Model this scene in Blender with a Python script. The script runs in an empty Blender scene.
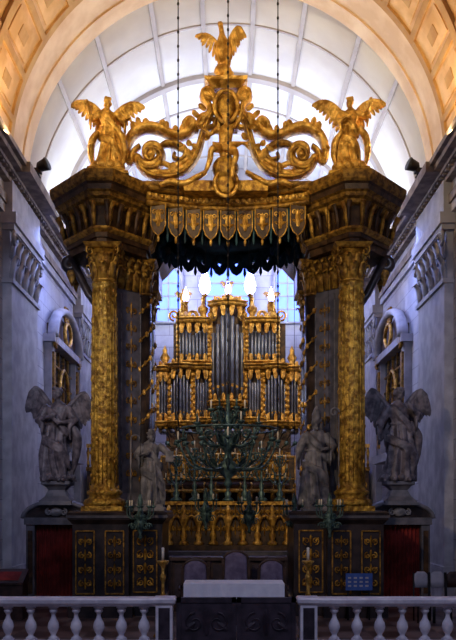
import bpy, math, random
from mathutils import Vector, Matrix
random.seed(7)
F=800.;HZ=505.;CX=228.;CH=2.6;CD=20.
pi=math.pi
def P(px,py,d): return Vector(((px-CX)*d/F, d-CD, CH+(HZ-py)*d/F))
sc=bpy.context.scene
# ---------------------------------------------------------------- materials
def mk(name,c1,c2=None,rough=.5,metal=0,scale=3.,bump=.15,bscale=None,kind='noise',emit=None,spec=.4,lo=.4,hi=.62):
    m=bpy.data.materials.new(name);m.use_nodes=True
    nt=m.node_tree;N=nt.nodes;L=nt.links;bs=N['Principled BSDF']
    bs.inputs['Roughness'].default_value=rough;bs.inputs['Metallic'].default_value=metal
    bs.inputs['Specular IOR Level'].default_value=spec
    if emit:
        bs.inputs['Base Color'].default_value=(*c1,1)
        bs.inputs['Emission Color'].default_value=(*c1,1);bs.inputs['Emission Strength'].default_value=emit
        return m
    c2=c2 or tuple(x*.7 for x in c1)
    tc=N.new('ShaderNodeTexCoord')
    no=N.new('ShaderNodeTexNoise');no.inputs['Scale'].default_value=scale;no.inputs['Detail'].default_value=6
    L.new(tc.outputs['Object'],no.inputs['Vector'])
    cr=N.new('ShaderNodeValToRGB');cr.color_ramp.elements[0].position=lo;cr.color_ramp.elements[1].position=hi
    cr.color_ramp.elements[0].color=(*c2,1);cr.color_ramp.elements[1].color=(*c1,1)
    L.new(no.outputs['Fac'],cr.inputs['Fac']);out=cr.outputs['Color']
    if kind=='brick':
        sep=N.new('ShaderNodeSeparateXYZ');L.new(tc.outputs['Object'],sep.inputs[0])
        ad=N.new('ShaderNodeMath');ad.operation='ADD';L.new(sep.outputs[0],ad.inputs[0]);L.new(sep.outputs[1],ad.inputs[1])
        cb=N.new('ShaderNodeCombineXYZ');L.new(ad.outputs[0],cb.inputs[0]);L.new(sep.outputs[2],cb.inputs[1])
        br=N.new('ShaderNodeTexBrick');L.new(cb.outputs[0],br.inputs['Vector'])
        br.inputs['Scale'].default_value=1;br.inputs['Brick Width'].default_value=1.3;br.inputs['Row Height'].default_value=.55
        br.inputs['Mortar Size'].default_value=.012;br.inputs['Color1'].default_value=(1,1,1,1);br.inputs['Color2'].default_value=(.86,.86,.86,1)
        br.inputs['Mortar'].default_value=(.5,.48,.5,1)
        mx=N.new('ShaderNodeMix');mx.data_type='RGBA';mx.blend_type='MULTIPLY';mx.inputs[0].default_value=1
        L.new(out,mx.inputs[6]);L.new(br.outputs['Color'],mx.inputs[7]);out=mx.outputs[2]
    if kind=='tile':
        ch=N.new('ShaderNodeTexChecker');ch.inputs['Scale'].default_value=1.4;L.new(tc.outputs['Object'],ch.inputs['Vector'])
        ch.inputs['Color1'].default_value=(1,1,1,1);ch.inputs['Color2'].default_value=(.45,.4,.4,1)
        mx=N.new('ShaderNodeMix');mx.data_type='RGBA';mx.blend_type='MULTIPLY';mx.inputs[0].default_value=1
        L.new(out,mx.inputs[6]);L.new(ch.outputs['Color'],mx.inputs[7]);out=mx.outputs[2]
    L.new(out,bs.inputs['Base Color'])
    if bump:
        n2=N.new('ShaderNodeTexNoise');n2.inputs['Scale'].default_value=bscale or scale*4;n2.inputs['Detail'].default_value=4
        L.new(tc.outputs['Object'],n2.inputs['Vector'])
        bp=N.new('ShaderNodeBump');bp.inputs['Strength'].default_value=bump;bp.inputs['Distance'].default_value=.05
        L.new(n2.outputs['Fac'],bp.inputs['Height']);L.new(bp.outputs['Normal'],bs.inputs['Normal'])
    return m
STONE=mk('stone_wall',(.46,.45,.50),(.36,.35,.40),.8,0,1.5,.2,8,'brick')
STONE2=mk('stone_trim',(.42,.40,.43),(.29,.28,.30),.7,0,2,.15)
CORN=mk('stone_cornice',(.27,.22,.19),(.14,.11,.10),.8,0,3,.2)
OCHRE=mk('stone_warm_lit',(.84,.56,.27),(.64,.37,.13),.8,0,1.2,.25)  # warm light on the front vault is put into this stone colour
OCHRE2=mk('stone_warm_lit_dark',(.60,.37,.14),(.46,.25,.08),.8,0,1.5,.25)  # darker coffer tone, with the same warm light in its colour
PEACH=mk('stone_peach',(.84,.63,.40),(.70,.48,.28),.8,0,1.2,.15)
VAULT=mk('vault_plaster',(.80,.80,.82),(.70,.69,.72),.85,0,.6,.05)
RIB=mk('vault_rib',(.50,.45,.42),(.42,.37,.35),.8,0,1,.1)
FLOORM=mk('marble_floor',(.20,.14,.13),(.12,.08,.08),.35,0,2,.02,None,'tile')
GOLD=mk('gilding_bright',(.92,.55,.12),(.36,.17,.02),.36,.5,6,.6,22)
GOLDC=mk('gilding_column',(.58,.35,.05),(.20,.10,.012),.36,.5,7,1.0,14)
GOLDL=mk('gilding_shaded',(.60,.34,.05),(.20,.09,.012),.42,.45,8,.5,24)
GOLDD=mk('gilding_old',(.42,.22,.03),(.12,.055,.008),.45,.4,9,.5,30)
BLACK=mk('dark_marble',(.045,.032,.030),(.012,.010,.012),.3,0,3,.02)
BROWN=mk('dark_bronze_wood',(.10,.05,.02),(.03,.015,.007),.45,.1,5,.2)
GREYM=mk('grey_marble',(.15,.14,.16),(.08,.08,.095),.45,0,4,.1)
GREYS=mk('statue_grey_marble',(.25,.24,.26),(.11,.11,.125),.5,0,5,.25)
DARKS=mk('statue_dark_marble',(.17,.14,.15),(.06,.05,.06),.45,0,6,.25)
TEAL=mk('teal_drapery',(.02,.08,.10),(.006,.025,.035),.6,0,4,.2)
BRONZE=mk('green_bronze',(.12,.20,.18),(.035,.07,.065),.38,.4,8,.2)
PIPE=mk('organ_pipe_metal',(.17,.19,.24),(.10,.11,.15),.33,.65,3,0)
MARB=mk('balustrade_marble',(.80,.77,.84),(.58,.55,.64),.4,0,4,.05)
PANEL=mk('marble_panel',(.05,.035,.05),(.022,.016,.024),.4,0,5,.05)
WOOD=mk('dark_wood',(.05,.024,.02),(.02,.01,.009),.5,0,6,.1)
RED=mk('red_curtain',(.26,.025,.02),(.13,.010,.008),.9,0,3,.1)
CLOTH=mk('altar_linen',(.88,.88,.95),(.78,.78,.88),.8,0,4,.1)
PURP=mk('upholstery_violet',(.13,.12,.24),(.07,.06,.14),.8,0,5,.1)
IVORY=mk('candle_wax',(.85,.78,.60),(.75,.66,.5),.5,0,4,0)
GLOW=mk('lamp_glass_glow',(.30,.36,1.),emit=34)
WINE=mk('window_daylight',(.14,.24,1.),emit=1.7)
WINW=mk('window_daylight_high',(.70,.80,1.),emit=4.)
GLASSD=mk('dark_glazing',(.03,.045,.07),(.015,.02,.035),.15,0,2,.0)
BLUEB=mk('blue_board',(.05,.12,.40),(.03,.08,.3),.6,0,5,0)
WHITE=mk('white_paint',(.45,.44,.5),(.35,.35,.4),.6,0,5,0)
BLK=mk('black_metal',(.01,.01,.012),(.006,.006,.008),.5,.3,5,0)
# ---------------------------------------------------------------- mesh builder
def lerp(a,b,t): return a+(b-a)*t
def catmull(p,k=6):
    p=[Vector(q) for q in p];o=[]
    for i in range(len(p)-1):
        a=p[max(i-1,0)];b=p[i];c=p[i+1];d=p[min(i+2,len(p)-1)]
        for j in range(k):
            t=j/k;o.append(.5*((2*b)+(c-a)*t+(2*a-5*b+4*c-d)*t*t+(3*b-a-3*c+d)*t**3))
    o.append(p[-1]);return o
def interp(tab,x):
    if x<=tab[0][0]: return tab[0][1:]
    for a,b in zip(tab,tab[1:]):
        if x<=b[0]:
            t=(x-a[0])/(b[0]-a[0]);t=t*t*(3-2*t)
            return tuple(lerp(u,v,t) for u,v in zip(a[1:],b[1:]))
    return tab[-1][1:]
class MB:
    def __init__(s): s.v=[];s.f=[];s.m=[];s.s=[];s.mats=[];s.X=None
    def add(s,vs,fs,mat,smooth=False):
        o=len(s.v)
        if s.X is not None: vs=[s.X@Vector(v) for v in vs]
        s.v.extend([tuple(v) for v in vs])
        if mat not in s.mats: s.mats.append(mat)
        k=s.mats.index(mat)
        for f in fs:
            s.f.append([i+o for i in f]);s.m.append(k);s.s.append(smooth)
    def box(s,x0,x1,y0,y1,z0,z1,mat):
        v=[(x,y,z) for z in(z0,z1) for y in(y0,y1) for x in(x0,x1)]
        s.add(v,[(0,2,3,1),(4,5,7,6),(0,1,5,4),(2,6,7,3),(0,4,6,2),(1,3,7,5)],mat)
    def lathe(s,c,prof,mat,n=16,smooth=True,sx=1,sy=1,ph=0):
        vs=[];fs=[]
        for r,z in prof:
            r=max(r,.0005)
            for i in range(n):
                a=2*pi*i/n+ph;vs.append((c[0]+r*math.cos(a)*sx,c[1]+r*math.sin(a)*sy,c[2]+z))
        for j in range(len(prof)-1):
            for i in range(n):
                k=(i+1)%n;fs.append((j*n+i,j*n+k,(j+1)*n+k,(j+1)*n+i))
        fs.append(tuple(range(n-1,-1,-1)));fs.append(tuple((len(prof)-1)*n+i for i in range(n)))
        s.add(vs,fs,mat,smooth)
    def stack(s,poly,prof,mat,smooth=False):
        n=len(poly);A=sum(poly[i][0]*poly[(i+1)%n][1]-poly[(i+1)%n][0]*poly[i][1] for i in range(n))
        if A<0: poly=poly[::-1]
        offs=[]
        for i in range(n):
            p=Vector(poly[i]);a=Vector(poly[i-1]);b=Vector(poly[(i+1)%n])
            e1=(p-a).normalized();e2=(b-p).normalized()
            n1=Vector((e1.y,-e1.x));n2=Vector((e2.y,-e2.x))
            offs.append((n1+n2)/max(.3,1+n1.dot(n2)))
        vs=[];fs=[]
        for o,z in prof:
            for i in range(n):
                q=Vector(poly[i])+offs[i]*o;vs.append((q.x,q.y,z))
        for j in range(len(prof)-1):
            for i in range(n):
                k=(i+1)%n;fs.append((j*n+i,j*n+k,(j+1)*n+k,(j+1)*n+i))
        fs.append(tuple(range(n-1,-1,-1)));fs.append(tuple((len(prof)-1)*n+i for i in range(n)))
        s.add(vs,fs,mat,smooth)
    def tube(s,pts,rad,mat,n=8,N=None,ph=0,smooth=True):
        pts=[Vector(p) for p in pts];m=len(pts)
        if not hasattr(rad,'__len__'): rad=[rad]*m
        if len(rad)!=m:
            q=[];
            for i in range(m):
                t=i/(m-1)*(len(rad)-1);k=min(int(t),len(rad)-2);u=t-k
                a,b=rad[k],rad[k+1]
                q.append(tuple(lerp(x,y,u) for x,y in zip(a,b)) if hasattr(a,'__len__') else lerp(a,b,u))
            rad=q
        vs=[];fs=[];prev=None
        for i,p in enumerate(pts):
            T=(pts[min(i+1,m-1)]-pts[max(i-1,0)])
            if T.length<1e-9: T=Vector((0,0,1))
            T.normalize()
            if N is not None:
                B=Vector(N);B=(B-T*B.dot(T)).normalized();A=T.cross(B)
            else:
                if prev is None: prev=Vector((0,0,1)) if abs(T.z)<.9 else Vector((1,0,0))
                A=(prev-T*prev.dot(T)).normalized();B=T.cross(A);prev=A
            r=rad[i];ra,rb=r if hasattr(r,'__len__') else (r,r)
            for k in range(n):
                a=2*pi*k/n+ph;vs.append(p+A*math.cos(a)*ra+B*math.sin(a)*rb)
        for j in range(m-1):
            for i in range(n):
                k=(i+1)%n;fs.append((j*n+i,j*n+k,(j+1)*n+k,(j+1)*n+i))
        fs.append(tuple(range(n-1,-1,-1)));fs.append(tuple((m-1)*n+i for i in range(n)))
        s.add(vs,fs,mat,smooth)
    def ell(s,c,r,mat,nu=10,nv=7,R=None):
        c=Vector(c);vs=[];fs=[]
        if not hasattr(r,'__len__'): r=(r,r,r)
        for j in range(1,nv):
            a=pi*j/nv
            for i in range(nu):
                b=2*pi*i/nu;v=Vector((r[0]*math.sin(a)*math.cos(b),r[1]*math.sin(a)*math.sin(b),r[2]*math.cos(a)))
                vs.append(c+(R@v if R else v))
        t=Vector((0,0,r[2]));t=R@t if R else t
        vs.append(c+t);vs.append(c-t)
        for j in range(nv-2):
            for i in range(nu):
                k=(i+1)%nu;fs.append((j*nu+i,(j+1)*nu+i,(j+1)*nu+k,j*nu+k))
        T=len(vs)-2
        for i in range(nu):
            k=(i+1)%nu;fs.append((T,i,k));fs.append((T+1,(nv-2)*nu+k,(nv-2)*nu+i))
        s.add(vs,fs,mat,True)
    def blade(s,o,d,nr,L,w,mat,t=.02,bend=0):
        o=Vector(o);d=Vector(d).normalized();nr=Vector(nr);nr=(nr-d*nr.dot(d)).normalized();sd=d.cross(nr)
        vs=[];fs=[];S=[(0,.45),(.2,.8),(.5,1),(.8,.85),(.93,.5),(1,.06)]
        for u,k in S:
            p=o+d*L*u+nr*bend*L*u*u
            vs+=[p+sd*w*k/2,p+nr*t*k,p-sd*w*k/2,p-nr*t*k]
        for j in range(len(S)-1):
            for i in range(4):
                k=(i+1)%4;fs.append((j*4+i,j*4+k,(j+1)*4+k,(j+1)*4+i))
        fs.append((3,2,1,0));fs.append(tuple(len(vs)-4+i for i in range(4)))
        s.add(vs,fs,mat,False)
    def arc(s,r0,r1,t0,t1,y0,y1,mat,n=24,zc=12.,smooth=False):
        vs=[];fs=[]
        for i in range(n+1):
            a=lerp(t0,t1,i/n)
            for r in(r0,r1):
                for y in(y0,y1): vs.append((r*math.sin(a),y,zc+r*math.cos(a)))
        for i in range(n):
            a=i*4;b=a+4
            fs+=[(a,b,b+1,a+1),(a+2,a+3,b+3,b+2),(a,a+2,b+2,b),(a+1,b+1,b+3,a+3)]
        fs+=[(0,1,3,2),(n*4,n*4+2,n*4+3,n*4+1)]
        s.add(vs,fs,mat,smooth)
    def obj(s,name,parent=None):
        me=bpy.data.meshes.new(name);me.from_pydata(s.v,[],s.f)
        for m in s.mats: me.materials.append(m)
        me.polygons.foreach_set('material_index',s.m);me.polygons.foreach_set('use_smooth',s.s);me.update()
        o=bpy.data.objects.new(name,me);sc.collection.objects.link(o)
        if parent: o.parent=parent
        return o
def empty(name):
    o=bpy.data.objects.new(name,None);sc.collection.objects.link(o);return o
def spir(c,r0,r1,turns,a0,sg=1,U=Vector((1,0,0)),V=Vector((0,0,1)),n=None):
    n=n or int(12*turns)+2;c=Vector(c)
    return [c+(U*math.cos(a0+sg*2*pi*turns*i/n)+V*math.sin(a0+sg*2*pi*turns*i/n))*lerp(r0,r1,i/n) for i in range(n+1)]
# ---------------------------------------------------------------- ornament
def capital(b,c,r,h,mat,n=8):
    x,y,z=c
    b.lathe(c,[(r*1.05,0),(r*1.12,.03*h),(r*1.05,.07*h),(r*.98,.1*h),(r*1.05,.5*h),(r*1.3,.86*h)],mat,16)
    for row,(zb,hh,off) in enumerate([(.06*h,.42*h,0),(.3*h,.42*h,.5)]):
        for i in range(n):
            a=2*pi*(i+off)/n;u=Vector((math.cos(a),math.sin(a),0));o=Vector((x,y,z+zb))
            pts=[o+u*r*1.0,o+u*r*1.12+Vector((0,0,hh*.6)),o+u*r*1.3+Vector((0,0,hh*.98)),o+u*r*1.55+Vector((0,0,hh)),o+u*r*1.6+Vector((0,0,hh*.8))]
            w=r*.42
            b.tube(pts,[(r*.07,w*.8),(r*.08,w),(r*.08,w*.9),(r*.07,w*.55),(r*.04,w*.15)],mat,6,N=(-u.y,u.x,0))
    for i in range(4):
        a=pi/4+i*pi/2;u=Vector((math.cos(a),math.sin(a),0));q=Vector((x,y,z+.8*h))+u*r*1.55
        b.tube([Vector((x,y,z+.5*h))+u*r]+[Vector((x,y,z+.72*h))+u*r*1.25]+spir(q,h*.15,h*.03,1.3,pi/2,-1,u,Vector((0,0,1))),r*.09,mat,6)
    b.stack([(x-r*1.35,y-r*1.35),(x+r*1.35,y-r*1.35),(x+r*1.35,y+r*1.35),(x-r*1.35,y+r*1.35)],[(0,z+.88*h),(.04*h,z+.92*h),(0.1*h,z+h)],mat)
def orn(b,c,w,h,mat,U=Vector((1,0,0)),rows=3,t=.02,nrm=None):
    c=Vector(c);Z=Vector((0,0,1));Nn=U.cross(Z)
    if nrm is not None: Nn=nrm
    rh=h/rows
    for k in range(rows):
        o=c+Z*(-h/2+rh*(k+.5));rr=min(w*.22,rh*.4)
        for sg in(-1,1):
            q=o+U*sg*w*.24;f=1 if k%2 else -1
            b.tube(spir(q,rr,rr*.2,1.3,-f*pi/2,sg*f,U,Z),[t,t*.5],mat,5)
            b.blade(q,(U*sg+Z*f*.8),Nn,rr*1.2,rr*.6,mat,t)
        b.blade(o-Z*rh*.4,Z,Nn,rh*.85,w*.16,mat,t*1.4)
def wing(b,pts,inner,outer,n,L0,L1,w,mat,nr,rows=3,t=.012):
    P_=catmull(pts,6)
    b.tube(P_,[.05*w/.1,.045*w/.1,.015],mat,8)
    for r in range(rows):
        k=1-.32*r
        for i in range(n):
            u=i/(n-1);q=P_[min(int(u*(len(P_)-1)),len(P_)-1)]
            d=Vector(inner).lerp(Vector(outer),u**1.3)
            L=lerp(L0,L1,u)*k*(1+.06*random.uniform(-1,1))
            b.blade(q+Vector(nr)*(.014*r+.003*(i%2)),d,nr,L,w*(1.1-.1*r),mat,t,-.08)
# ---------------------------------------------------------------- figures
def remesh(b,vox,sm=3):
    me=bpy.data.meshes.new('t');me.from_pydata(b.v,[],b.f);o=bpy.data.objects.new('t',me);sc.collection.objects.link(o)
    m=o.modifiers.new('r','REMESH');m.mode='VOXEL';m.voxel_size=vox
    s_=o.modifiers.new('s','SMOOTH');s_.iterations=sm;s_.factor=.4
    dg=bpy.context.evaluated_depsgraph_get();r=bpy.data.meshes.new_from_object(o.evaluated_get(dg))
    vs=[v.co.copy() for v in r.vertices];fs=[tuple(p.vertices) for p in r.polygons]
    bpy.data.objects.remove(o);bpy.data.meshes.remove(me);bpy.data.meshes.remove(r)
    return vs,fs
def hand(b,w,d,pn,side):
    w=Vector(w);d=Vector(d).normalized();pn=Vector(pn);pn=(pn-d*pn.dot(d)).normalized();s=d.cross(pn)*side
    b.tube([w-d*.01,w+d*.03,w+d*.085],[(.018,.026),(.02,.038),(.016,.04)],GOLD,8,N=s)
    for i,(o,L) in enumerate([(-.034,.066),(-.012,.08),(.011,.075),(.032,.058)]):
        q=w+d*.08+s*o
        b.tube([q-d*.02,q+d*L*.45+pn*.006,q+d*L*.8+pn*.022,q+d*L+pn*.042],[.0125,.0115,.0105,.009],GOLD,6)
    q=w+d*.03-s*.03
    b.tube([q,q-s*.03+d*.025+pn*.01,q-s*.04+d*.06+pn*.025],[.015,.0125,.010],GOLD,6)
def headm(b,c,fwd,beard=0,hat=None,hair=1):
    c=Vector(c);f=Vector(fwd).normalized();Z=Vector((0,0,1));s=f.cross(Z).normalized();u=s.cross(f)
    R=Matrix((s,f,u)).transposed()
    L=lambda x,y,z:c+R@Vector((x,y,z))
    b.ell(c,(.077,.094,.108),GOLD,16,12,R)
    b.ell(L(0,.03,-.055),(.055,.062,.06),GOLD,12,8,R)
    b.tube([L(0,.085,.03),L(0,.112,-.012),L(0,.088,-.022)],[.010,.018,.012],GOLD,6)
    b.tube([L(-.05,.078,.03),L(0,.098,.034),L(.05,.078,.03)],.012,GOLD,6)
    for k in(-1,1):
        b.ell(L(k*.03,.085,.008),.012,GOLD,6,5);b.ell(L(k*.08,0,-.005),(.012,.022,.032),GOLD,6,5,R)
    b.tube([L(-.022,.086,-.05),L(0,.096,-.048),L(.022,.086,-.05)],.009,GOLD,5)
    b.ell(L(0,.075,-.095),.022,GOLD,6,5)
    if hair:
        for i in range(26):
            a=random.uniform(.35,2*pi-.35)+pi/2;z=random.uniform(-.09,.10);r=math.sqrt(max(.05,1-(z/.13)**2))
            b.ell(L(.085*r*math.cos(a),.10*r*math.sin(a)-.012,z),random.uniform(.022,.036),GOLD,6,5)
        for i in range(7): b.ell(L(-.06+i*.02,.06-abs(i-3)*.008,.085),.028,GOLD,6,5)
    if beard:
        for i in range(14): b.ell(L(random.uniform(-.045,.045),.075+random.uniform(-.02,.02),-.085-random.uniform(0,.09)),.026,GOLD,6,5)
    if hat=='mitre':
        b.tube([L(0,-.005,.06),L(0,-.01,.13),L(0,-.01,.22),L(0,-.01,.31)],[(.09,.095),(.10,.10),(.075,.06),(.01,.012)],GOLD,12,N=s)
    b.tube([c-Vector((0,0,.2))-f*.03,c-Vector((0,0,.05))-f*.01],[.062,.054],GOLD,10)
def arm(b,sh,el,wr,hd,pn,side,sleeve=1):
    b.tube(catmull([sh,Vector(sh).lerp(Vector(el),.5),el,Vector(el).lerp(Vector(wr),.45),wr],4),[.068,.062,.05,.048,.03],GOLD,10)
    hand(b,wr,hd,pn,side)
    if sleeve:
        sh=Vector(sh);el=Vector(el);wr=Vector(wr);m=el.lerp(wr,.35)
        b.tube([sh,sh.lerp(el,.5),el,m],[.088,.09,.088,.075],GOLD,12)
        for k in range(3):
            o=Vector((0,.02*(k-1),0));b.tube(catmull([el+o,m+o-Vector((0,0,.1)),m+o*2-Vector((0,0,.26+.04*k))],4),[.05,.045,.02],GOLD,8)
def robed(seed,A,B,look=(0,-1,-.1),beard=0,hat=None,lean=.05,vox=.0145,short=0):
    random.seed(seed);b=MB()
    tab=[(0,.27,.22),(.15,.25,.205),(.45,.235,.19),(.75,.205,.165),(.95,.185,.145),(1.08,.15,.118),(1.25,.185,.13),(1.37,.195,.115),(1.44,.13,.085),(1.5,.06,.055)]
    p=[random.uniform(0,6.28) for _ in range(5)];nz,nt=60,72;vs=[];fs=[]
    for j in range(nz+1):
        z=1.5*j/nz;rx,ry=interp(tab,z);cx=lean*math.sin(z*2.4);cy=-.02*math.sin(z*2.2)
        am=.048*max(0,1-z/1.15)**.7+.008
        for i in range(nt):
            a=2*pi*i/nt
            fo=math.sin(8*a+p[0]+2.2*z+.8*math.sin(3*z+p[1]))+.6*math.sin(5*a+p[1]-3.5*z)+.45*math.sin(15*a+p[2]+3*z)
            r=1+am*fo/.2
            x=rx*r*math.cos(a);y=ry*r*math.sin(a)
            g=math.exp(-((z-.55)/.2)**2-((x-.09)/.09)**2) if y<0 else 0
            vs.append((cx+x,cy+y-.09*g,z))
    for j in range(nz):
        for i in range(nt):
            k=(i+1)%nt;fs.append((j*nt+i,j*nt+k,(j+1)*nt+k,(j+1)*nt+i))
    fs.append(tuple(range(nt-1,-1,-1)));fs.append(tuple(nz*nt+i for i in range(nt)))
    b.add(vs,fs,GOLD)
    l=lean
    for o in range(3):
        q=.05*o
        path=[(-.17,-.02,1.43),(-.08,-.13,1.33-q),(.08,-.15,1.15-q),(.2,-.09,.98-q),(.22,.06,.93-q),(.05,.17,.9-q),(-.16,.12,.86-q),(-.22,-.05,.84-q),(-.08,-.2,.76-q),(.12,-.23,.66-q*1.4),(.24,-.14,.48-q*1.6),(.27,-.08,.22)]
        b.tube(catmull([(x+l*.7,y,z) for x,y,z in path],5),[.03,.034,.04,.036,.022],GOLD,8)
    b.tube([(-.2*math.cos(t)+l*.6,-.13*math.sin(t),1.07) for t in [2*pi*i/20 for i in range(21)]],.018,GOLD,6)
    for k in(-1,1): b.tube([(k*.1+.01,-.12,.04),(k*.12+.02,-.22,.045),(k*.14+.02,-.31,.025)],[.05,.048,.028],GOLD,8)
    arm(b,(-.18+l*.3,0,1.39),*A,1);arm(b,(.18+l*.3,0,1.39),*B,-1)
    headm(b,(l*.2+.005,-.025,1.64),look,beard,hat)
    return remesh(b,vox)
def place(b,data,base,H,yaw,mat):
    M=Matrix.Translation(Vector(base))@Matrix.Rotation(yaw,4,'Z')@Matrix.Scale(H/1.75,4)
    b.X=M
    if data: b.add(data[0],data[1],mat,True)
    return M
# ================================================================ ROOM
b=MB();b.box(-6.7,6.7,-23,18,-.3,0,FLOORM);b.obj('floor')
def sidewall(sg,name):
    b=MB();x=lambda a:sg*a
    def bx(x0,x1,*r):
        a,c=sorted((x(x0),x(x1)));b.box(a,c,*r)
    bx(6.2,6.7,-23,18,0,12,STONE)
    b.obj(name)
    b=MB()
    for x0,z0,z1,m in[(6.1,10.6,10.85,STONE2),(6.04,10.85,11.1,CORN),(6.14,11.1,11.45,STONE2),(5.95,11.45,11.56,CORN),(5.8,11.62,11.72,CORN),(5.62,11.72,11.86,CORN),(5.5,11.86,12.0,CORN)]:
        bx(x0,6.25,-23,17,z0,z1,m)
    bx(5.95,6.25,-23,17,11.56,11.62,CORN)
    y=-4
    while y<17: bx(5.84,6.0,y,y+.12,11.56,11.66,CORN);y+=.3
    b.obj('trim_cornice_'+name[5:])
    b=MB()
    for y0,y1 in[(-5.2,-2.6),(2.0,5.0),(12.2,14.6)]:
        bx(5.95,6.25,y0,y1,.9,8.7,STONE2);bx(5.85,6.25,y0-.12,y1+.12,0,.35,STONE2);bx(5.9,6.25,y0-.06,y1+.06,.35,.9,STONE2)
        bx(6.0,6.25,y0,y1,8.7,10.2,STONE2)
        bx(5.88,6.25,y0-.08,y1+.08,8.7,8.82,STONE2);bx(5.78,6.25,y0-.2,y1+.2,10.3,10.6,STONE2);bx(5.85,6.25,y0-.12,y1+.12,10.15,10.3,STONE2)
        n=5
        for row in range(2):
            for i in range(n+row):
                yy=lerp(y0+.1,y1-.1,i/(n-1+row))
                o=Vector((x(5.98),yy,8.85+.55*row))
                b.tube([o,o+Vector((-sg*.06,0,.4)),o+Vector((-sg*.16,0,.6)),o+Vector((-sg*.24,0,.52))],[(.04,.2),(.05,.24),(.04,.18),(.02,.06)],STONE2,6,N=(0,1,0))
        for yy in(y0,y1):
            b.tube(spir((x(5.86),yy,9.95),.2,.04,1.5,-pi/2,1,Vector((0,1 if yy==y1 else -1,0))),.05,STONE2,6)
        bx(5.9,6.25,y0-.1,y1+.1,10.6,11.5,STONE2);bx(5.4,6.25,y0-.15,y1+.15,11.7,11.98,CORN)
    b.obj('trim_pilasters_'+name[5:])
    b=MB();y0,y1,z0,z1=7.2,11.4,4.6,8.1
    bx(6.14,6.22,y0,y1,z0,z1,GLASSD)
    yc=(y0+y1)/2
    for yy in(y0,y1):
        bx(5.95,6.24,yy-.22,yy+.22,z0-.1,z1,STONE2);bx(5.88,6.0,yy-.14,yy+.14,z0+.2,z1-.3,GOLDD)
        b.tube(spir((x(5.85),yy,z1+.1),.26,.05,1.5,-pi/2,1,Vector((0,1 if yy==y1 else -1,0))),.06,GOLDD,6)
    bx(5.8,6.24,y0-.4,y1+.4,z1,z1+.25,STONE2);bx(5.7,6.24,y0-.4,y1+.4,z0-.4,z0-.1,STONE2)
    for k in range(1,5): bx(6.08,6.16,lerp(y0,y1,k/5)-.03,lerp(y0,y1,k/5)+.03,z0,z1,GOLDD)
    for k in range(1,6): bx(6.08,6.16,y0,y1,lerp(z0,z1,k/6)-.03,lerp(z0,z1,k/6)+.03,GOLDD)
    pa=[(x(5.9),yc+2.3*math.cos(t),z1+.2+1.25*math.sin(t)) for t in [pi*i/24 for i in range(25)]]
    b.tube(pa,[(.14,.2)]*25,STONE2,8,N=(1,0,0))
    bx(5.98,6.22,yc-1.9,yc+1.9,z1+.2,z1+.75,BROWN);bx(5.98,6.22,yc-1.2,yc+1.2,z1+.75,z1+1.15,BROWN)
    b.tube([(x(5.86),yc+.55*math.cos(t),z1+.7+.4*math.sin(t)) for t in [2*pi*i/24 for i in range(25)]],.07,GOLD,6)
    b.tube([(x(6.0),yc+.8*math.cos(t),6.4+1.1*math.sin(t)) for t in [2*pi*i/28 for i in range(29)]],.07,GOLDL,6)
    orn(b,(x(5.9),yc,z1+1.4),1.0,.7,GOLDD,Vector((0,1,0)),2,.05)
    b.obj('window_1')
    b=MB()
    bx(6.0,6.08,10.2,14.2,12.05,13.3,WINW)
    for yy in(10.2,11.53,12.87,14.2): bx(5.93,6.1,yy-.05,yy+.05,12.0,13.35,STONE2)
    bx(5.93,6.1,10.15,14.25,13.3,13.4,STONE2);bx(5.93,6.1,10.15,14.25,12.0,12.08,STONE2)
    b.obj('window_2')
    b=MB()
    bx(3.4,5.8,12.9,16.9,0,4.0,BROWN);bx(3.3,5.8,12.7,16.95,4.0,4.15,GOLDD);bx(3.3,5.8,12.75,12.9,4.95,5.1,GOLD)
    for i in range(13):
        b.lathe((x(3.4+i*.195),12.83,4.15),[(.04,0),(.06,.15),(.03,.3),(.045,.4),(.07,.6),(.03,.8)],GOLDL,6)
    bx(3.5,5.8,16.5,16.9,4.15,9.4,BROWN)
    for i in range(4): orn(b,(x(3.8+i*.57),16.46,6.9),.5,4.4,GOLD,rows=7,t=.04)
    for i in range(3): orn(b,(x(3.8+i*.8),12.88,2.2),.7,3.0,GOLDL,rows=5,t=.04)
    bx(3.4,5.8,16.3,16.9,9.4,9.65,GOLDD)
    b.obj('gilded_choir_tribune')
sidewall(-1,'wall_left');sidewall(1,'wall_right')
b=MB();b.box(-6.7,6.7,17,17.5,0,18.6,STONE);b.obj('wall_back')
b=MB()
for xx in(-2.75,0,2.75):
    w=.62 if xx else 1.15;z0,z1=11.0,13.0
    pts=[(xx-w,z0),(xx+w,z0),(xx+w,z1)]+[(xx+w*math.cos(pi*i/12),z1+w*math.sin(pi*i/12)) for i in range(1,12)]+[(xx-w,z1)]
    n=len(pts);b.add([(p[0],16.9,p[1]) for p in pts]+[(p[0],16.97,p[1]) for p in pts],[tuple(range(n)),tuple(range(2*n-1,n-1,-1))]+[(i,(i+1)%n,n+(i+1)%n,n+i) for i in range(n)],WINE)
    b.tube([(p[0],16.88,p[1]) for p in pts+[pts[0]]],.09,STONE2,6)
    b.box(xx-.03,xx+.03,16.84,16.92,z0,z1+w,STONE2)
    for k in range(1,4): b.box(xx-w,xx+w,16.84,16.92,z0+.6*k,z0+.6*k+.05,STONE2)
b.obj('window_3')
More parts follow.
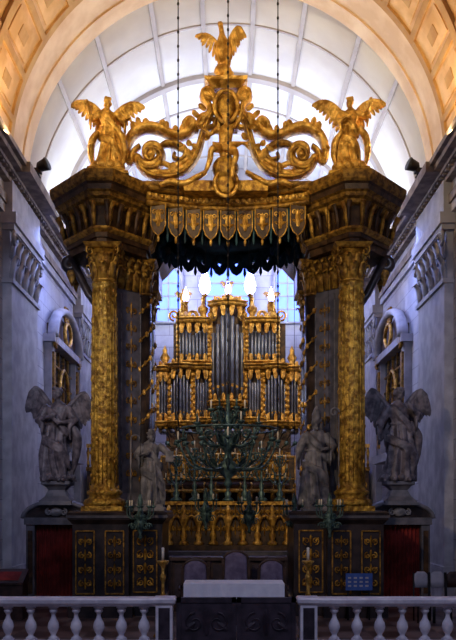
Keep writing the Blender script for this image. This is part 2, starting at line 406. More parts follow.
# vault
b=MB()
b.arc(6.2,6.5,-pi/2,pi/2,3.6,17.2,VAULT,64,smooth=True)
b.arc(5.95,6.5,-pi/2,pi/2,-23,1.7,OCHRE,64)
b.arc(5.95,6.5,-pi/2,pi/2,1.7,3.6,PEACH,64)
b.arc(5.9,6.0,-pi/2,pi/2,3.0,3.65,PEACH,64)
b.arc(5.88,6.0,-pi/2,pi/2,1.55,1.8,OCHRE2,64)
b.arc(5.85,6.0,-pi/2,pi/2,-.7,-.4,OCHRE2,64);b.arc(5.85,6.0,-pi/2,pi/2,-3.6,-3.3,OCHRE2,64)
for k in range(-7,8):
    a=k*.2
    b.arc(5.88,6.0,a-.015,a+.015,-4,1.6,OCHRE2,2)
    for y0,y1 in[(-.2,1.35),(-3.1,-.9)]:
        c=a+.1;b.arc(5.91,6.0,c-.06,c+.06,y0,y1,OCHRE,3);b.arc(5.89,6.0,c-.025,c+.025,y0+.5,y1-.5,OCHRE2,2)
for y0 in(9.0,13.2): b.arc(6.05,6.3,-pi/2,pi/2,y0-.16,y0+.16,RIB,64)
for y0 in(5.9,11.2,15.6): b.arc(6.15,6.3,-pi/2,pi/2,y0-.04,y0+.04,RIB,64)
for a in(-.98,-.7,-.39,-.13,.13,.39,.7,.98): b.arc(6.13,6.3,a-.011,a+.011,3.7,17,RIB,1)
b.obj('ceiling')
for sg in(-1,1):
    b=MB();x=sg*5.5;y=2.9
    b.box(x-.12,x+.12,y-.12,y+.12,12.0,12.04,BLK);b.tube([(x,y,12.02),(x,y,12.22)],.03,BLK)
    b.tube([(x-sg*.05,y,12.2),(x-sg*.12,y-.02,12.27),(x-sg*.3,y-.1,12.3),(x-sg*.36,y-.12,12.32)],[.06,.14,.17,.19],BLK,12)
    b.box(x-.16,x+.16,y-.1,y+.1,12.1,12.22,BLK)
    b.obj('spotlight')
# ================================================================ BALDACHIN
bal=empty('baldachin')
def baldside(sg,tag):
    X=lambda v:sg*v
    pl=lambda L:[(X(a),c) for a,c in L]
    b=MB()
    poly=pl([(-3.6,-1.5),(-2.3,-1.5),(-2.3,-1.15),(-1.55,-1.15),(-1.55,.9),(-3.65,.9),(-3.65,-1.1)])
    b.stack(poly,[(.1,0),(.1,.25),(.04,.3),(0,.36),(0,2.15),(.04,2.2),(.1,2.26),(.12,2.42),(.06,2.46)],BLACK)
    b.stack(poly,[(.13,2.30),(.14,2.36)],GREYM);b.stack(poly,[(.06,.31),(.06,.36)],GOLDD)
    for xc,w,y in[(-3.3,.42,-1.53),(-2.62,.42,-1.53),(-1.95,.55,-1.18)]:
        for q in(-w/2,w/2): b.box(X(xc)+q-.015,X(xc)+q+.015,y-.02,y+.05,.55,2.0,GOLDD)
        for q in(.55,2.0): b.box(X(xc)-w/2,X(xc)+w/2,y-.02,y+.05,q-.015,q+.015,GOLDD)
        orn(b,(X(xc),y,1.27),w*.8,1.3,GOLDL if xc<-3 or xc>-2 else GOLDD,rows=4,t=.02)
    b.obj('pedestal_'+tag,bal)
    b=MB();c=(X(-2.93),-1.0,0)
    b.stack([(c[0]-.48,c[1]-.46),(c[0]+.48,c[1]-.46),(c[0]+.48,c[1]+.46),(c[0]-.48,c[1]+.46)],[(0,2.44),(0,2.58)],GOLDC)
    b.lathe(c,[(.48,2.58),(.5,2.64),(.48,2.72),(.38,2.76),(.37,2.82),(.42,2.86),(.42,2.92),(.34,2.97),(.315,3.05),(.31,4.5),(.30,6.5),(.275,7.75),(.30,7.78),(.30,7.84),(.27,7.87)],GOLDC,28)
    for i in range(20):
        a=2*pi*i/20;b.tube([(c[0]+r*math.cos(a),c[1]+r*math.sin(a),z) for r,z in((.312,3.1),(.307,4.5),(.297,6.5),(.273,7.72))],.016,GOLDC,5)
    for st in range(2):
        pts=[]
        for i in range(90):
            t=i/89;a=t*6*pi+st*pi;r=lerp(.325,.285,t);pts.append((c[0]+r*math.cos(a),c[1]+r*math.sin(a),3.1+t*4.6))
        b.tube(pts,.012,GOLDC,5)
        for i in range(0,90,2):
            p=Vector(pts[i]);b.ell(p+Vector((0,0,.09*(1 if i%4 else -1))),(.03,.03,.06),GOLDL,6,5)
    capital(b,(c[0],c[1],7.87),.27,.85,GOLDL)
    b.obj('gilded_column_'+tag,bal)
    b=MB();px,py=X(-2.72),.15;hd=.62
    poly=[(px,py-hd),(px+hd,py),(px,py+hd),(px-hd,py)]
    b.stack(poly,[(.1,2.44),(.1,2.7),(.05,2.8),(0,2.9),(0,7.9),(.05,7.92)],GREYM)
    b.stack(poly,[(.0,7.9),(.05,8.2),(.12,8.6),(.16,8.72)],BROWN)
    for s2 in(-1,1):
        U=Vector((1,s2,0)).normalized()
        m=Vector((px+s2*hd/2,py-hd/2,0));nn=Vector((s2,-1,0)).normalized()
        for q in(-.3,.3): b.tube([m+U*q+nn*.01+Vector((0,0,3)),m+U*q+nn*.01+Vector((0,0,7.8))],.018,GREYS,4)
        orn(b,m+nn*.02+Vector((0,0,5.4)),.36,4.5,GREYS if s2==-sg else GOLDD,U,10,.018,nn)
        for i in range(4):
            q=m+U*lerp(-.33,.33,i/3)+nn*.03+Vector((0,0,7.9))
            b.tube([q,q+nn*.05+Vector((0,0,.35)),q+nn*.14+Vector((0,0,.5)),q+nn*.2+Vector((0,0,.4))],[(.03,.1),(.04,.12),(.03,.09),(.02,.03)],GOLDL,6,N=U)
            q=q+Vector((0,0,.38))
            b.tube([q,q+nn*.08+Vector((0,0,.25)),q+nn*.2+Vector((0,0,.36)),q+nn*.26+Vector((0,0,.26))],[(.03,.09),(.04,.1),(.03,.08),(.02,.03)],GOLDL,6,N=U)
    cc=(X(-2.15),.25)
    b.lathe((cc[0],cc[1],0),[(.3,2.44),(.3,2.6),(.33,2.68),(.26,2.8),(.22,2.9),(.21,7.85)],BLACK,20)
    for st in range(2):
        pts=[(cc[0]+.225*math.cos(a*7*pi+st*pi),cc[1]+.225*math.sin(a*7*pi+st*pi),2.95+a*4.85) for a in [i/100 for i in range(101)]]
        b.tube(pts,.02,GOLDL,5)
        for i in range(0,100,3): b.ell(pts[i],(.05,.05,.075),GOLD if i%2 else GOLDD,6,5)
    capital(b,(cc[0],cc[1],7.87),.21,.85,GOLDD)
    b.obj('pier_'+tag,bal)
    b=MB();cx=-2.96
    poly=pl([(cx+u,v) for u,v in[(-.16,-1.36),(.16,-1.36),(1.05,-.3),(1.05,.35),(.3,1.15),(-.3,1.15),(-1.05,.35),(-1.05,-.3)]])
    b.stack(poly,[(-.1,8.7),(-.1,8.86),(-.04,8.87),(-.04,9.02),(.04,9.05),(.04,9.1),(-.06,9.12),(-.06,9.62),(0,9.64)],BROWN)
    b.stack(poly,[(-.03,8.98),(.05,9.05),(.05,9.1),(-.03,9.11)],GOLDL)
    b.stack(poly,[(0,9.6),(.06,9.64),(.08,9.72),(.16,9.76),(.18,9.84),(.24,9.88)],GOLDD)
    b.stack(poly,[(.22,9.88),(.25,10.0),(.3,10.04)],BROWN);b.stack(poly,[(.28,10.04),(.33,10.1),(.36,10.22),(.36,10.3)],GOLDD)
    n=len(poly)
    for i in range(n):
        a=Vector((*poly[i],0));c2=Vector((*poly[(i+1)%n],0));U=(c2-a);L=U.length;U.normalize();nn=Vector((U.y,-U.x,0))
        if nn.dot((a+c2)/2-Vector((X(cx),0,0)))<0: nn=-nn
        k=max(1,int(L/.27))
        for j in range(k+1):
            q=a+U*L*j/k+nn*.02+Vector((0,0,9.3))
            b.tube([q+Vector((0,0,-.22)),q+nn*.05,q+nn*.08+Vector((0,0,.18)),q+nn*.18+Vector((0,0,.34))],[(.03,.04),(.05,.06),(.05,.06),(.05,.07)],BROWN if j%2 else GOLDL,6,N=U)
        if L>.6:
            for j in range(k): b.ell(a+U*L*(j+.5)/k-nn*.05+Vector((0,0,9.35)),(.05,.06,.09),GOLDL,6,5)
    for yy in(-.2,.35):
        o=Vector((X(-3.9),yy,8.7));
        b.tube([Vector((X(-3.2),yy,7.5)),Vector((X(-3.45),yy,7.8)),Vector((X(-3.7),yy,8.3)),o]+spir(o+Vector((0,0,-.15)),.15,.04,1.2,pi/2,sg),[(.08,.12),(.12,.14),(.1,.12),(.05,.1)],BLACK,6,N=(0,1,0))
        b.tube([Vector((X(-3.9),yy,8.6)),Vector((X(-3.88),yy,8.3)),Vector((X(-3.86),yy,8.0))],[.05,.12,.01],GOLDD,8)
    b.obj('entablature_'+tag,bal)
    b=MB()
    poly=pl([(-3.4,3.1),(-1.95,3.1),(-1.95,4.4),(-3.4,4.4)])
    b.stack(poly,[(.1,0),(.1,.25),(0,.36),(0,2.2),(.1,2.3),(.1,2.45)],BLACK)
    orn(b,(X(-2.35),3.08,1.3),.6,1.4,GOLDD,rows=4,t=.025)
    for cc in[(X(-2.42),3.55),(X(-3.05),3.9)]:
        b.lathe((cc[0],cc[1],0),[(.38,2.44),(.38,2.6),(.4,2.7),(.32,2.8),(.28,2.95),(.26,8.0)],BLACK,20)
        for st in range(2):
            pts=[(cc[0]+.275*math.cos(a*8*pi+st*pi),cc[1]+.275*math.sin(a*8*pi+st*pi),3.0+a*4.9) for a in [i/110 for i in range(111)]]
            b.tube(pts,.025,GOLDL,5)
            for i in range(0,110,3): b.ell(pts[i],(.06,.06,.09),GOLD if i%2 else GOLDD,6,5)
        capital(b,(cc[0],cc[1],8.0),.26,.8,GOLDD)
    b.stack(poly,[(-.05,8.8),(-.05,9.4),(.1,9.6),(.3,9.9),(.35,10.2)],BROWN)
    b.obj('rear_columns_'+tag,bal)
    b=MB();x0,x1=sorted((X(-2.6),X(-2.1)));b.box(x0,x1,.8,3.3,9.7,10.2,BROWN)
    for i in range(7): b.blade((X(-2.08),1.0+i*.35,9.75),(0,0,-1),(-sg,0,0),.45,.32,TEAL,.03)
    b.obj('side_beam_'+tag,bal)
baldside(-1,'left');baldside(1,'right')
# front concave beam with lappets
b=MB();yb=lambda x:-.75+.4*(1-(x/1.8)**2)
xs=[-1.95+3.9*i/26 for i in range(27)]
for z,ra,m in[(10.22,(.09,.17),GOLDD),(10.02,(.1,.11),GOLDL),(9.86,(.07,.12),GOLDD)]:
    b.tube([(x,yb(x)+(.0),z) for x in xs],[(ra[1],ra[0])]*27,m,6,N=(0,0,1),ph=pi/6)
for i in range(26):
    x=(xs[i]+xs[i+1])/2;b.ell((x,yb(x)-.12,10.02),(.055,.05,.06),GOLD,6,5)
b.box(-1.9,1.9,-.3,-.1,9.8,10.25,BROWN)
nl=8
for i in range(nl+1):
    x=-1.68+3.36*i/nl;y=yb(x)-.02
    pts=[(-.19,0),(.19,0),(.19,-.5),(.12,-.66),(0,-.76),(-.12,-.66),(-.19,-.5)]
    n=len(pts);vs=[(x+p[0]*.93,y-.03,9.84+p[1]) for p in pts]+[(x+p[0]*.93,y+.03,9.84+p[1]) for p in pts]
    b.add(vs,[tuple(range(n)),tuple(range(2*n-1,n-1,-1))]+[(k,(k+1)%n,n+(k+1)%n,n+k) for k in range(n)],BROWN)
    b.tube([(x+p[0]*.93,y-.04,9.84+p[1]) for p in pts[1:]+[pts[0]]],.018,GOLD,5)
    b.blade((x,y-.05,9.3),(0,0,1),(0,-1,0),.42,.13,GOLD,.03)
    for s2 in(-1,1):
        b.blade((x,y-.05,9.4),(s2,0,.5),(0,-1,0),.15,.07,GOLD,.03);b.tube(spir((x+s2*.08,y-.05,9.66),.06,.015,1.2,-pi/2,s2),.015,GOLD,5)
    b.tube([(x,y-.02,9.1),(x,y-.02,9.04),(x,y-.02,8.94)],[.015,.04,.025],GOLD,6)
    if i<nl:
        x2=x+.21;y2=yb(x2)+.06
        b.lathe((x2,y2,0),[(.005,8.98),(.02,9.02),(.035,9.1),(.02,9.2),(.05,9.4),(.08,9.8)],TEAL,8)
b.obj('valance',bal)
# canopy ceiling with swags
b=MB();KY=2.2
b.lathe((0,KY,0),[(2.15,9.95),(2.1,10.02),(1.95,10.08),(1.7,10.16),(1.4,10.28),(.9,10.38),(.3,10.44),(.05,10.45),(.05,10.48),(2.0,10.3),(2.3,10.1),(2.2,9.95)],TEAL,40)
for r,z in[(2.05,10.02),(1.6,10.2),(.9,10.37)]: b.tube([(r*math.cos(t),KY+r*math.sin(t),z) for t in [2*pi*i/40 for i in range(41)]],.04,GOLDD,6)
for i in range(24):
    a=2*pi*i/24;u=Vector((math.cos(a),math.sin(a),0));u2=Vector((math.cos(a+2*pi/24),math.sin(a+2*pi/24),0))
    for r,z,dz in[(1.95,10.05,.42),(1.4,10.2,.4)]:
        p=Vector((0,KY,z))+u*r;q=Vector((0,KY,z))+u2*r
        b.tube(catmull([p,(p+q)/2-Vector((0,0,dz)),q],5),[(.03,.09),(.06,.14),(.03,.09)],TEAL,6,N=(0,0,1))
        b.lathe((p.x,p.y,0),[(.01,z-.6),(.05,z-.5),(.03,z-.3),(.05,z+.1)],TEAL,6)
for i in range(16):
    a=2*pi*i/16;u=Vector((math.cos(a),math.sin(a),0));b.tube([Vector((0,KY,9.98))+u*2.1,Vector((0,KY,10.24))+u*1.5,Vector((0,KY,10.42))+u*.3],.035,TEAL,5)
b.lathe((0,KY,0),[(.02,9.6),(.12,9.75),(.06,9.9),(.2,10.2),(.3,10.42)],TEAL,12)
b.box(-2.7,2.7,3.2,3.5,9.95,10.25,BROWN)
b.obj('canopy_ceiling',bal)
# crowning scrolls
b=MB();D=19.4;MX=226
def C(px,py,d=D): return P(px,py,d)
k=D/F
for sg in(-1,1):
    mp=lambda L,d=D:[C(px if sg<0 else 2*MX-px,py,d) for px,py in L]
    NY=(0,1,0)
    c=(151,155);L=[(c[0]+lerp(2,16,i/22)*math.cos(.5+i/22*2*pi*1.6),c[1]+lerp(2,16,i/22)*math.sin(.5+i/22*2*pi*1.6)*1.0) for i in range(20)]
    L+= [(143,169),(155,175),(172,175),(187,168),(197,154),(202,138),(207,122),(213,108)]
    b.tube(catmull(mp(L),3),[(.05,.2),(.09,.28),(.12,.32),(.11,.3),(.09,.22)],GOLD,8,N=NY)
    b.tube(catmull(mp(L,D-.3),3),[.03,.05,.05,.04,.03],GOLDL,6)
    L=[(140,146),(134,152),(130,162),(127,156),(128,144),(134,134),(146,128),(160,130),(174,136),(186,134),(194,126),(190,120),(184,124),(186,129)]
    b.tube(catmull(mp(L,D-.1),4),[(.05,.14),(.1,.22),(.12,.26),(.1,.24),(.05,.12)],GOLD,8,N=NY)
    L=[(158,150),(166,144),(178,146),(186,152),(182,160),(174,158),(175,153)]
    b.tube(catmull(mp(L,D-.15),4),[(.05,.14),(.09,.2),(.06,.14),(.04,.1)],GOLDL,8,N=NY)
    L=[(150,168),(162,163),(172,166),(186,160),(194,148)]
    b.tube(catmull(mp(L,D-.2),4),[.03,.07,.07,.03],GOLD,8)
    L=[(122,190),(140,188),(160,188),(185,188),(205,187),(215,189)]
    b.tube(catmull(mp(L),4),[(.1,.35)]*5,GOLDD,8,N=NY)
    L=[(160,186),(170,182),(184,184),(196,178),(206,172)]
    b.tube(catmull(mp(L,D-.3),4),[(.05,.12),(.08,.15),(.08,.12),(.05,.1)],GOLD,8,N=NY)
    L=[(196,132),(200,122),(207,118),(210,108),(204,100),(203,92),(209,88)]
    b.tube(catmull(mp(L,D-.1),4),[(.05,.12),(.09,.2),(.08,.18),(.05,.1)],GOLD,8,N=NY)
    for (x0,y0,dx,dy,l,w) in[(136,134,-.3,1,12,6),(146,129,0,1,10,6),(160,131,.4,1,11,6),(174,136,.2,1,10,5),(186,130,.5,1,14,6),(196,128,.6,1,16,6),(200,118,-.8,.6,10,5),(129,150,-1,.3,7,6),(131,160,-1,-.3,6,5),(205,140,.8,1,8,5),(203,128,-1,.3,8,5),(170,172,.6,1,10,6),(178,150,1,.4,9,5),(151,155,.3,1,9,7),(206,110,-1,.6,9,5),(160,170,-.3,-1,8,6),(192,160,-.6,1,12,6),(188,140,.3,-1,8,5),(166,131,.1,1,9,5),(180,135,.4,1,11,5),(140,130,-.2,1,12,5),(200,148,-1,.2,9,5)]:
        q=mp([(x0,y0)],D-.25)[0];b.blade(q,(-sg*dx if sg<0 else -dx,-.15,dy),(0,-1,0),l*k,w*k*1.2,GOLD,.05,.2)
    b.ell(mp([(151,155)],D-.2)[0],(.1,.16,.1),GOLD)
o=C(226,112)
b.box(o.x-.28,o.x+.28,-.62,-.42,o.z-.45,o.z+.45,GOLDL)
b.ell(C(226,106,D-.25),(.22,.12,.3),GOLDL,14,10)
b.tube([C(226,106,D-.3)+Vector((.28*math.cos(t),0,.38*math.sin(t))) for t in [2*pi*i/24 for i in range(25)]],.05,GOLD,8)
for s2 in(-1,1):
    b.tube(spir(C(226+s2*17,96),.2,.04,1.4,-pi/2,s2),[(.07,.15),(.04,.08)],GOLD,8,N=(0,1,0))
    b.tube(spir(C(226+s2*16,122),.2,.04,1.4,pi/2,-s2),[(.07,.15),(.04,.08)],GOLD,8,N=(0,1,0))
    for q,(dx,dz) in enumerate([(1,.2),(1,.8),(.5,1)]): b.blade(C(226+s2*12,98,D-.2),(s2*dx,0,dz),(0,-1,0),.32,.16,GOLD,.05)
b.stack([(o.x-.42,-.85),(o.x+.42,-.85),(o.x+.42,-.35),(o.x-.42,-.35)],[(-.1,P(0,91,D).z),(0,P(0,88,D).z),(.08,P(0,86,D).z),(.1,P(0,83,D).z),(0,P(0,82,D).z)],GOLD)
b.lathe((o.x,-.6,P(0,82,D).z),[(.3,0),(.2,.06),(.12,.12),(.2,.2)],GOLD,12)
b.ell(C(226,183,D-.45),(.22,.1,.26),GOLDL,14,10)
b.tube([C(226,183,D-.5)+Vector((.27*math.cos(t),0,.31*math.sin(t))) for t in [2*pi*i/24 for i in range(25)]],.05,GOLD,8)
b.box(o.x-1.0,o.x+1.0,-.95,-.3,P(0,192,D).z-.1,P(0,186,D).z,GOLDL)
b.box(o.x-.12,o.x+.12,-.6,-.45,P(0,186,D).z,P(0,128,D).z,GOLDD)
b.obj('crown_scrolls',bal)
# ================================================================ STATUES
A_up=((-.36,-.06,1.22),(-.4,-.26,1.42),(-.2,-.3,1),(0,-1,.2))
B_out=((.4,-.02,1.2),(.5,-.24,1.1),(.5,-.8,-.2),(0,0,1))
A_chest=((-.33,-.06,1.12),(-.12,-.27,1.18),(.9,-.3,.3),(0,1,0))
B_chest=((.33,-.06,1.12),(.12,-.26,1.08),(-.9,-.3,.3),(0,1,0))
A_down=((-.33,.02,1.1),(-.4,-.14,.88),(-.1,-.3,-1),(1,0,0))
ang=robed(3,A_up,B_out,(.4,-1,-.25),lean=.07)
ang2=robed(9,A_chest,((.38,-.05,1.3),(.42,-.3,1.45),(.1,-.3,1),(0,-1,.2)),(-.4,-1,-.25),lean=-.06)
sa=robed(12,A_chest,B_out,(.4,-1,0),beard=1,lean=.04)
sb=robed(21,A_down,B_chest,(-.3,-1,0),beard=1,hat='mitre',lean=-.04)
da=robed(31,A_chest,B_chest,(-.5,-1,-.1),lean=-.05)
db=robed(37,A_down,((.36,-.05,1.2),(.2,-.28,1.32),(-.5,-.4,.8),(0,1,0)),(.3,-1,0),lean=.05)
def wings(b,pa,mat,L0=.55,L1=.42,in_=(.05,.05,-1),out=(.75,.05,-.6),n=13,w=.11,both=(1,1)):
    for sg,h in((-1,both[0]),(1,both[1])):
        wing(b,[(sg*x,y,z*1 + (h-1)*max(0,z-1.3)) for x,y,z in pa],(sg*in_[0],in_[1],in_[2]),(sg*out[0],out[1],out[2]),n,L0,L1,w,mat,(0,-1,0))
for px,dt,both in((107,ang,(1,.9)),(350,ang2,(1,1.05))):
    b=MB();base=P(px,172,18.95);base.z=10.5
    b.stack([(base.x-.5,base.y-.35),(base.x+.5,base.y-.35),(base.x+.5,base.y+.35),(base.x-.5,base.y+.35)],[(0.05,10.3),(.05,10.36),(-.05,10.42),(-.08,10.52)],GOLDL)
    place(b,dt,base,1.74,0,GOLD)
    wings(b,[(.06,.14,1.28),(.18,.2,1.5),(.36,.2,1.68),(.56,.15,1.76),(.68,.1,1.72)],GOLD,.55,.24,(.1,.05,-1),(.9,0,-.45),13,.1,both)
    for i in range(10):
        a=2*pi*i/10;b.ell((.3*math.cos(a),.2*math.sin(a),.08),(.14,.12,.13),GOLD,8,6)
    b.tube(catmull([(.18,-.1,1.0),(.36,-.05,.8),(.42,.02,.45),(.36,.05,.1)],5),[(.06,.1),(.09,.14),(.08,.12),(.02,.04)],GOLD,8,N=(0,1,0))
    b.tube(catmull([(-.18,-.1,.9),(-.34,-.05,.7),(-.38,.02,.4),(-.3,.05,.05)],5),[(.06,.1),(.09,.14),(.08,.12),(.02,.04)],GOLD,8,N=(0,1,0))
    b.X=None;b.obj('gilded_angel_statue')
for px,dt,H,mat in((151,sa,1.82,GREYS),(316,sb,2.15,GREYS)):
    b=MB();x=(px-CX)*19.4/F;y=-.72
    b.stack([(x-.36,y-.34),(x+.36,y-.34),(x+.36,y+.34),(x-.36,y+.34)],[(0,2.46),(0,2.52),(-.04,2.56),(-.04,2.62)],GREYS)
    place(b,dt,(x,y,2.6),H,0,mat)
    if px<200:
        b.tube([(-.42,-.3,.0),(-.42,-.3,1.5)],.018,mat,6);b.tube(spir((-.42+.1,-.3,1.5),.1,.1,.6,pi,-1),.018,mat,6)
        b.box(.38,.56,-.42,-.36,.98,1.22,mat)
    else:
        b.tube([(.4,-.3,0),(.4,-.3,1.75)],.018,mat,6);b.tube(spir((.31,-.3,1.78),.1,.02,1.2,0,1),.02,mat,6)
    b.X=None;b.obj('saint_statue')
for sg,dt in((-1,da),(1,db)):
    b=MB();xc=sg*4.36;y0=.35
    def bx(a,c,*r): b.box(xc+a,xc+c,*r)
    for s2 in(-1,1):
        a,c=sorted((s2*.56,s2*.78));bx(a,c,y0,y0+.5,0,2.15,GREYM);bx(a+.05,c-.05,y0-.03,y0+.1,.35,1.95,BROWN)
        bx(a-.04,c+.04,y0-.06,y0+.5,0,.25,GREYM)
    bx(-.82,.82,y0-.05,y0+.5,2.1,2.28,GREYM)
    vs=[];n=60
    for z in(0.02,2.1):
        for i in range(n+1):
            u=i/n;vs.append((xc-.56+1.12*u,y0+.2+.045*math.sin(u*2*pi*11)+.01*math.sin(u*31),z))
    b.add(vs,[(i,i+1,n+2+i,n+1+i) for i in range(n)],RED,True)
    pa=[(xc+.86*math.cos(t),y0+.15,2.26+.42*math.sin(t)) for t in [pi*i/20 for i in range(21)]]
    b.tube(pa,[(.08,.26)]*21,GREYM,8,N=(0,1,0))
    pts=[(xc+.8*math.cos(pi*i/16),2.26+.36*math.sin(pi*i/16)) for i in range(17)]
    m=len(pts);b.add([(p[0],y0,p[1]) for p in pts]+[(p[0],y0+.4,p[1]) for p in pts],[tuple(range(m)),tuple(range(2*m-1,m-1,-1))]+[(i,(i+1)%m,m+(i+1)%m,m+i) for i in range(m)],BLACK)
    b.ell((xc,y0-.05,2.42),(.16,.08,.12),GREYS);orn(b,(xc,y0-.05,2.42),.8,.22,GREYS,rows=1,t=.03)
    b.stack([(xc-.3,y0-.12),(xc+.3,y0-.12),(xc+.3,y0+.42),(xc-.3,y0+.42)],[(.12,2.6),(.1,2.7),(-.02,2.82),(-.1,2.98),(-.02,3.08),(.06,3.12),(.06,3.2)],GREYM)
    b.obj('curtained_side_portal')
    b=MB();place(b,dt,(xc,y0+.12,3.2),2.4,0,DARKS)
    for i in range(9):
        a=2*pi*i/9;b.ell((.24*math.cos(a),.17*math.sin(a),.07),(.1,.09,.075),DARKS,8,6)
    wings(b,[(.06,.14,1.25),(.22,.2,1.5),(.36,.22,1.68),(.46,.2,1.76),(.52,.15,1.7)],DARKS,.7,.45,(.15,.05,-1),(.25,0,-1),11,.11,(1.06,.85) if sg<0 else (.98,.95))
    b.tube(catmull([(.2,-.05,1.1),(.36,0,.85),(.34,.02,.5),(.28,.03,.15)],5),[(.05,.08),(.09,.12),(.08,.1),(.02,.04)],DARKS,8,N=(0,1,0))
    b.X=None;b.obj('winged_angel_statue')
random.seed(5);t=MB()
t.tube(catmull([(0,.02,.72),(0,0,.86),(.01,-.01,1.05),(.02,0,1.22),(.02,0,1.36)],4),[(.13,.17),(.12,.15),(.13,.165),(.11,.19),(.06,.08)],GOLD,14,N=(1,0,0))
t.tube(catmull([(-.09,0,.78),(-.2,-.22,.7),(-.32,-.32,.62),(-.36,-.28,.4),(-.46,-.26,.14)],4),[.11,.10,.075,.07,.045],GOLD,10)
t.tube(catmull([(.09,0,.78),(.2,-.2,.66),(.26,-.3,.5),(.2,-.22,.28),(.16,-.2,.02)],4),[.11,.10,.075,.07,.045],GOLD,10)
t.tube([(-.46,-.24,.12),(-.52,-.32,.07),(-.56,-.38,.05)],[.045,.045,.025],GOLD,8);t.tube([(.16,-.18,.02),(.18,-.28,-.02),(.2,-.36,-.03)],[.045,.045,.025],GOLD,8)
arm(t,(-.16,0,1.28),(-.36,-.05,1.12),(-.56,-.15,1.22),(-1,-.2,.4),(0,0,1),1,0)
arm(t,(.2,0,1.28),(.34,-.05,1.45),(.42,-.12,1.68),(.2,-.1,1),(-1,0,0),-1,0)
headm(t,(.02,-.03,1.52),(-.3,-1,-.2))
for s3 in range(3): t.tube(catmull([(-.3,.0,.95-s3*.04),(-.05,-.16,.82-s3*.05),(.2,-.14,.86-s3*.05),(.42,.05,.95),(.6,.1,1.0-.1*s3)],4),[.02,.05,.05,.04,.015],GOLD,8)
for s3 in(-1,1): t.ell((.02+s3*.06,.02,.66),(.1,.12,.12),GOLD,10,8)
pt=remesh(t,.015)
b=MB();bzz=P(0,187,D).z
b.ell((-.06,-.98,bzz+.28),(.32,.26,.3),GOLDL,12,9)
place(b,pt,(-.07,-1.05,bzz-.05),1.72,0,GOLD)
b.X=None;b.obj('gilded_putto_statue')
# eagle on top
b=MB();bz=P(0,82,D).z+.18
bx0=P(223,0,D).x;O=Vector((bx0,-.6,bz))
b.ell(O+Vector((0,0,.08)),(.22,.2,.16),GOLD,12,8)
t=MB()
t.tube(catmull([(.02,.1,.12),(.02,.04,.3),(0,-.04,.5),(-.02,-.08,.68),(-.03,-.06,.82),(-.05,-.12,.92),(-.07,-.18,.94)],4),[.08,.16,.18,.14,.075,.06,.06,.05],GOLD,12)
t.ell((-.06,-.16,.95),(.07,.09,.075),GOLD,10,8);t.tube([(-.07,-.22,.95),(-.1,-.3,.93),(-.12,-.34,.86)],[.035,.025,.008],GOLD,6)
for s2 in(-1,1): t.tube([(s2*.08,0,.3),(s2*.1,-.04,.15),(s2*.1,-.06,.04)],[.07,.045,.03],GOLD,8)
tt=remesh(t,.014)
b.X=Matrix.Translation(O+Vector((0,0,.16)));b.add(tt[0],tt[1],GOLD,True)
wing(b,[(-.1,.04,.58),(-.26,.08,.78),(-.42,.06,.86),(-.52,0,.8)],(-.1,.1,-1),(-1,0,-.1),11,.4,.16,.08,GOLD,(0,-1,0))
wing(b,[(.1,.04,.58),(.2,.08,.84),(.32,.06,1.02),(.4,0,1.0)],(.1,.1,-1),(.5,0,-.8),11,.5,.3,.08,GOLD,(0,-1,0))
for s2 in(-1,1):
    for c in range(3): b.tube([(s2*.1,-.06,.04),(s2*.1+(c-1)*.04,-.14,.0)],.014,GOLD,5)
for i in range(5): b.blade((0,.12,.2),((i-2)*.25,.5,-.8),(0,1,0),.35,.1,GOLD,.01)
b.X=None;b.obj('gilded_eagle_statue')
# ================================================================ ORGAN
b=MB();Do=32.;ko=Do/F;yo=Do-CD
def ox(px): return (px-CX)*ko
def oz(py): return CH+(HZ-py)*ko
def pipes(xa,xb,pb,pt,n,bow,peak,y=yo):
    xa,xb,z0,z1=ox(xa),ox(xb),oz(pb),oz(pt);w=(xb-xa)/n
    for i in range(n):
        u=(i+.5)/n*2-1;x=xa+w*(i+.5);yy=y-bow*(1-u*u)
        h=(z1-z0)*((1-.3*abs(u)) if peak==1 else (.72+.28*abs(u)));r=w*.46
        b.lathe((x,yy,z0),[(r*.25,0),(r,h*.16),(r,h*.99),(r*.85,h)],PIPE,10)
        b.box(x-r*.5,x+r*.5,yy-r*1.02,yy-r*.8,z0+h*.17,z0+h*.17+r*1.2,GOLDL)
b.box(ox(158),ox(299),yo+.25,yo+1.2,oz(432),oz(362),BROWN)
b.box(ox(173),ox(286),yo+.25,yo+1.2,oz(362),oz(322),BROWN)
b.box(ox(211),ox(244),yo+.25,yo+1.0,oz(322),oz(304),BROWN)
G=[(211,244,402,310,7,.35,1),(178,209,362,326,9,.1,-1),(247,278,362,326,9,.1,-1),(170,192,422,372,7,.3,1),(264,286,422,372,7,.3,1),(194,210,418,372,6,.05,-1),(246,262,418,372,6,.05,-1),(158,169,422,374,4,.05,1),(288,299,422,374,4,.05,1)]
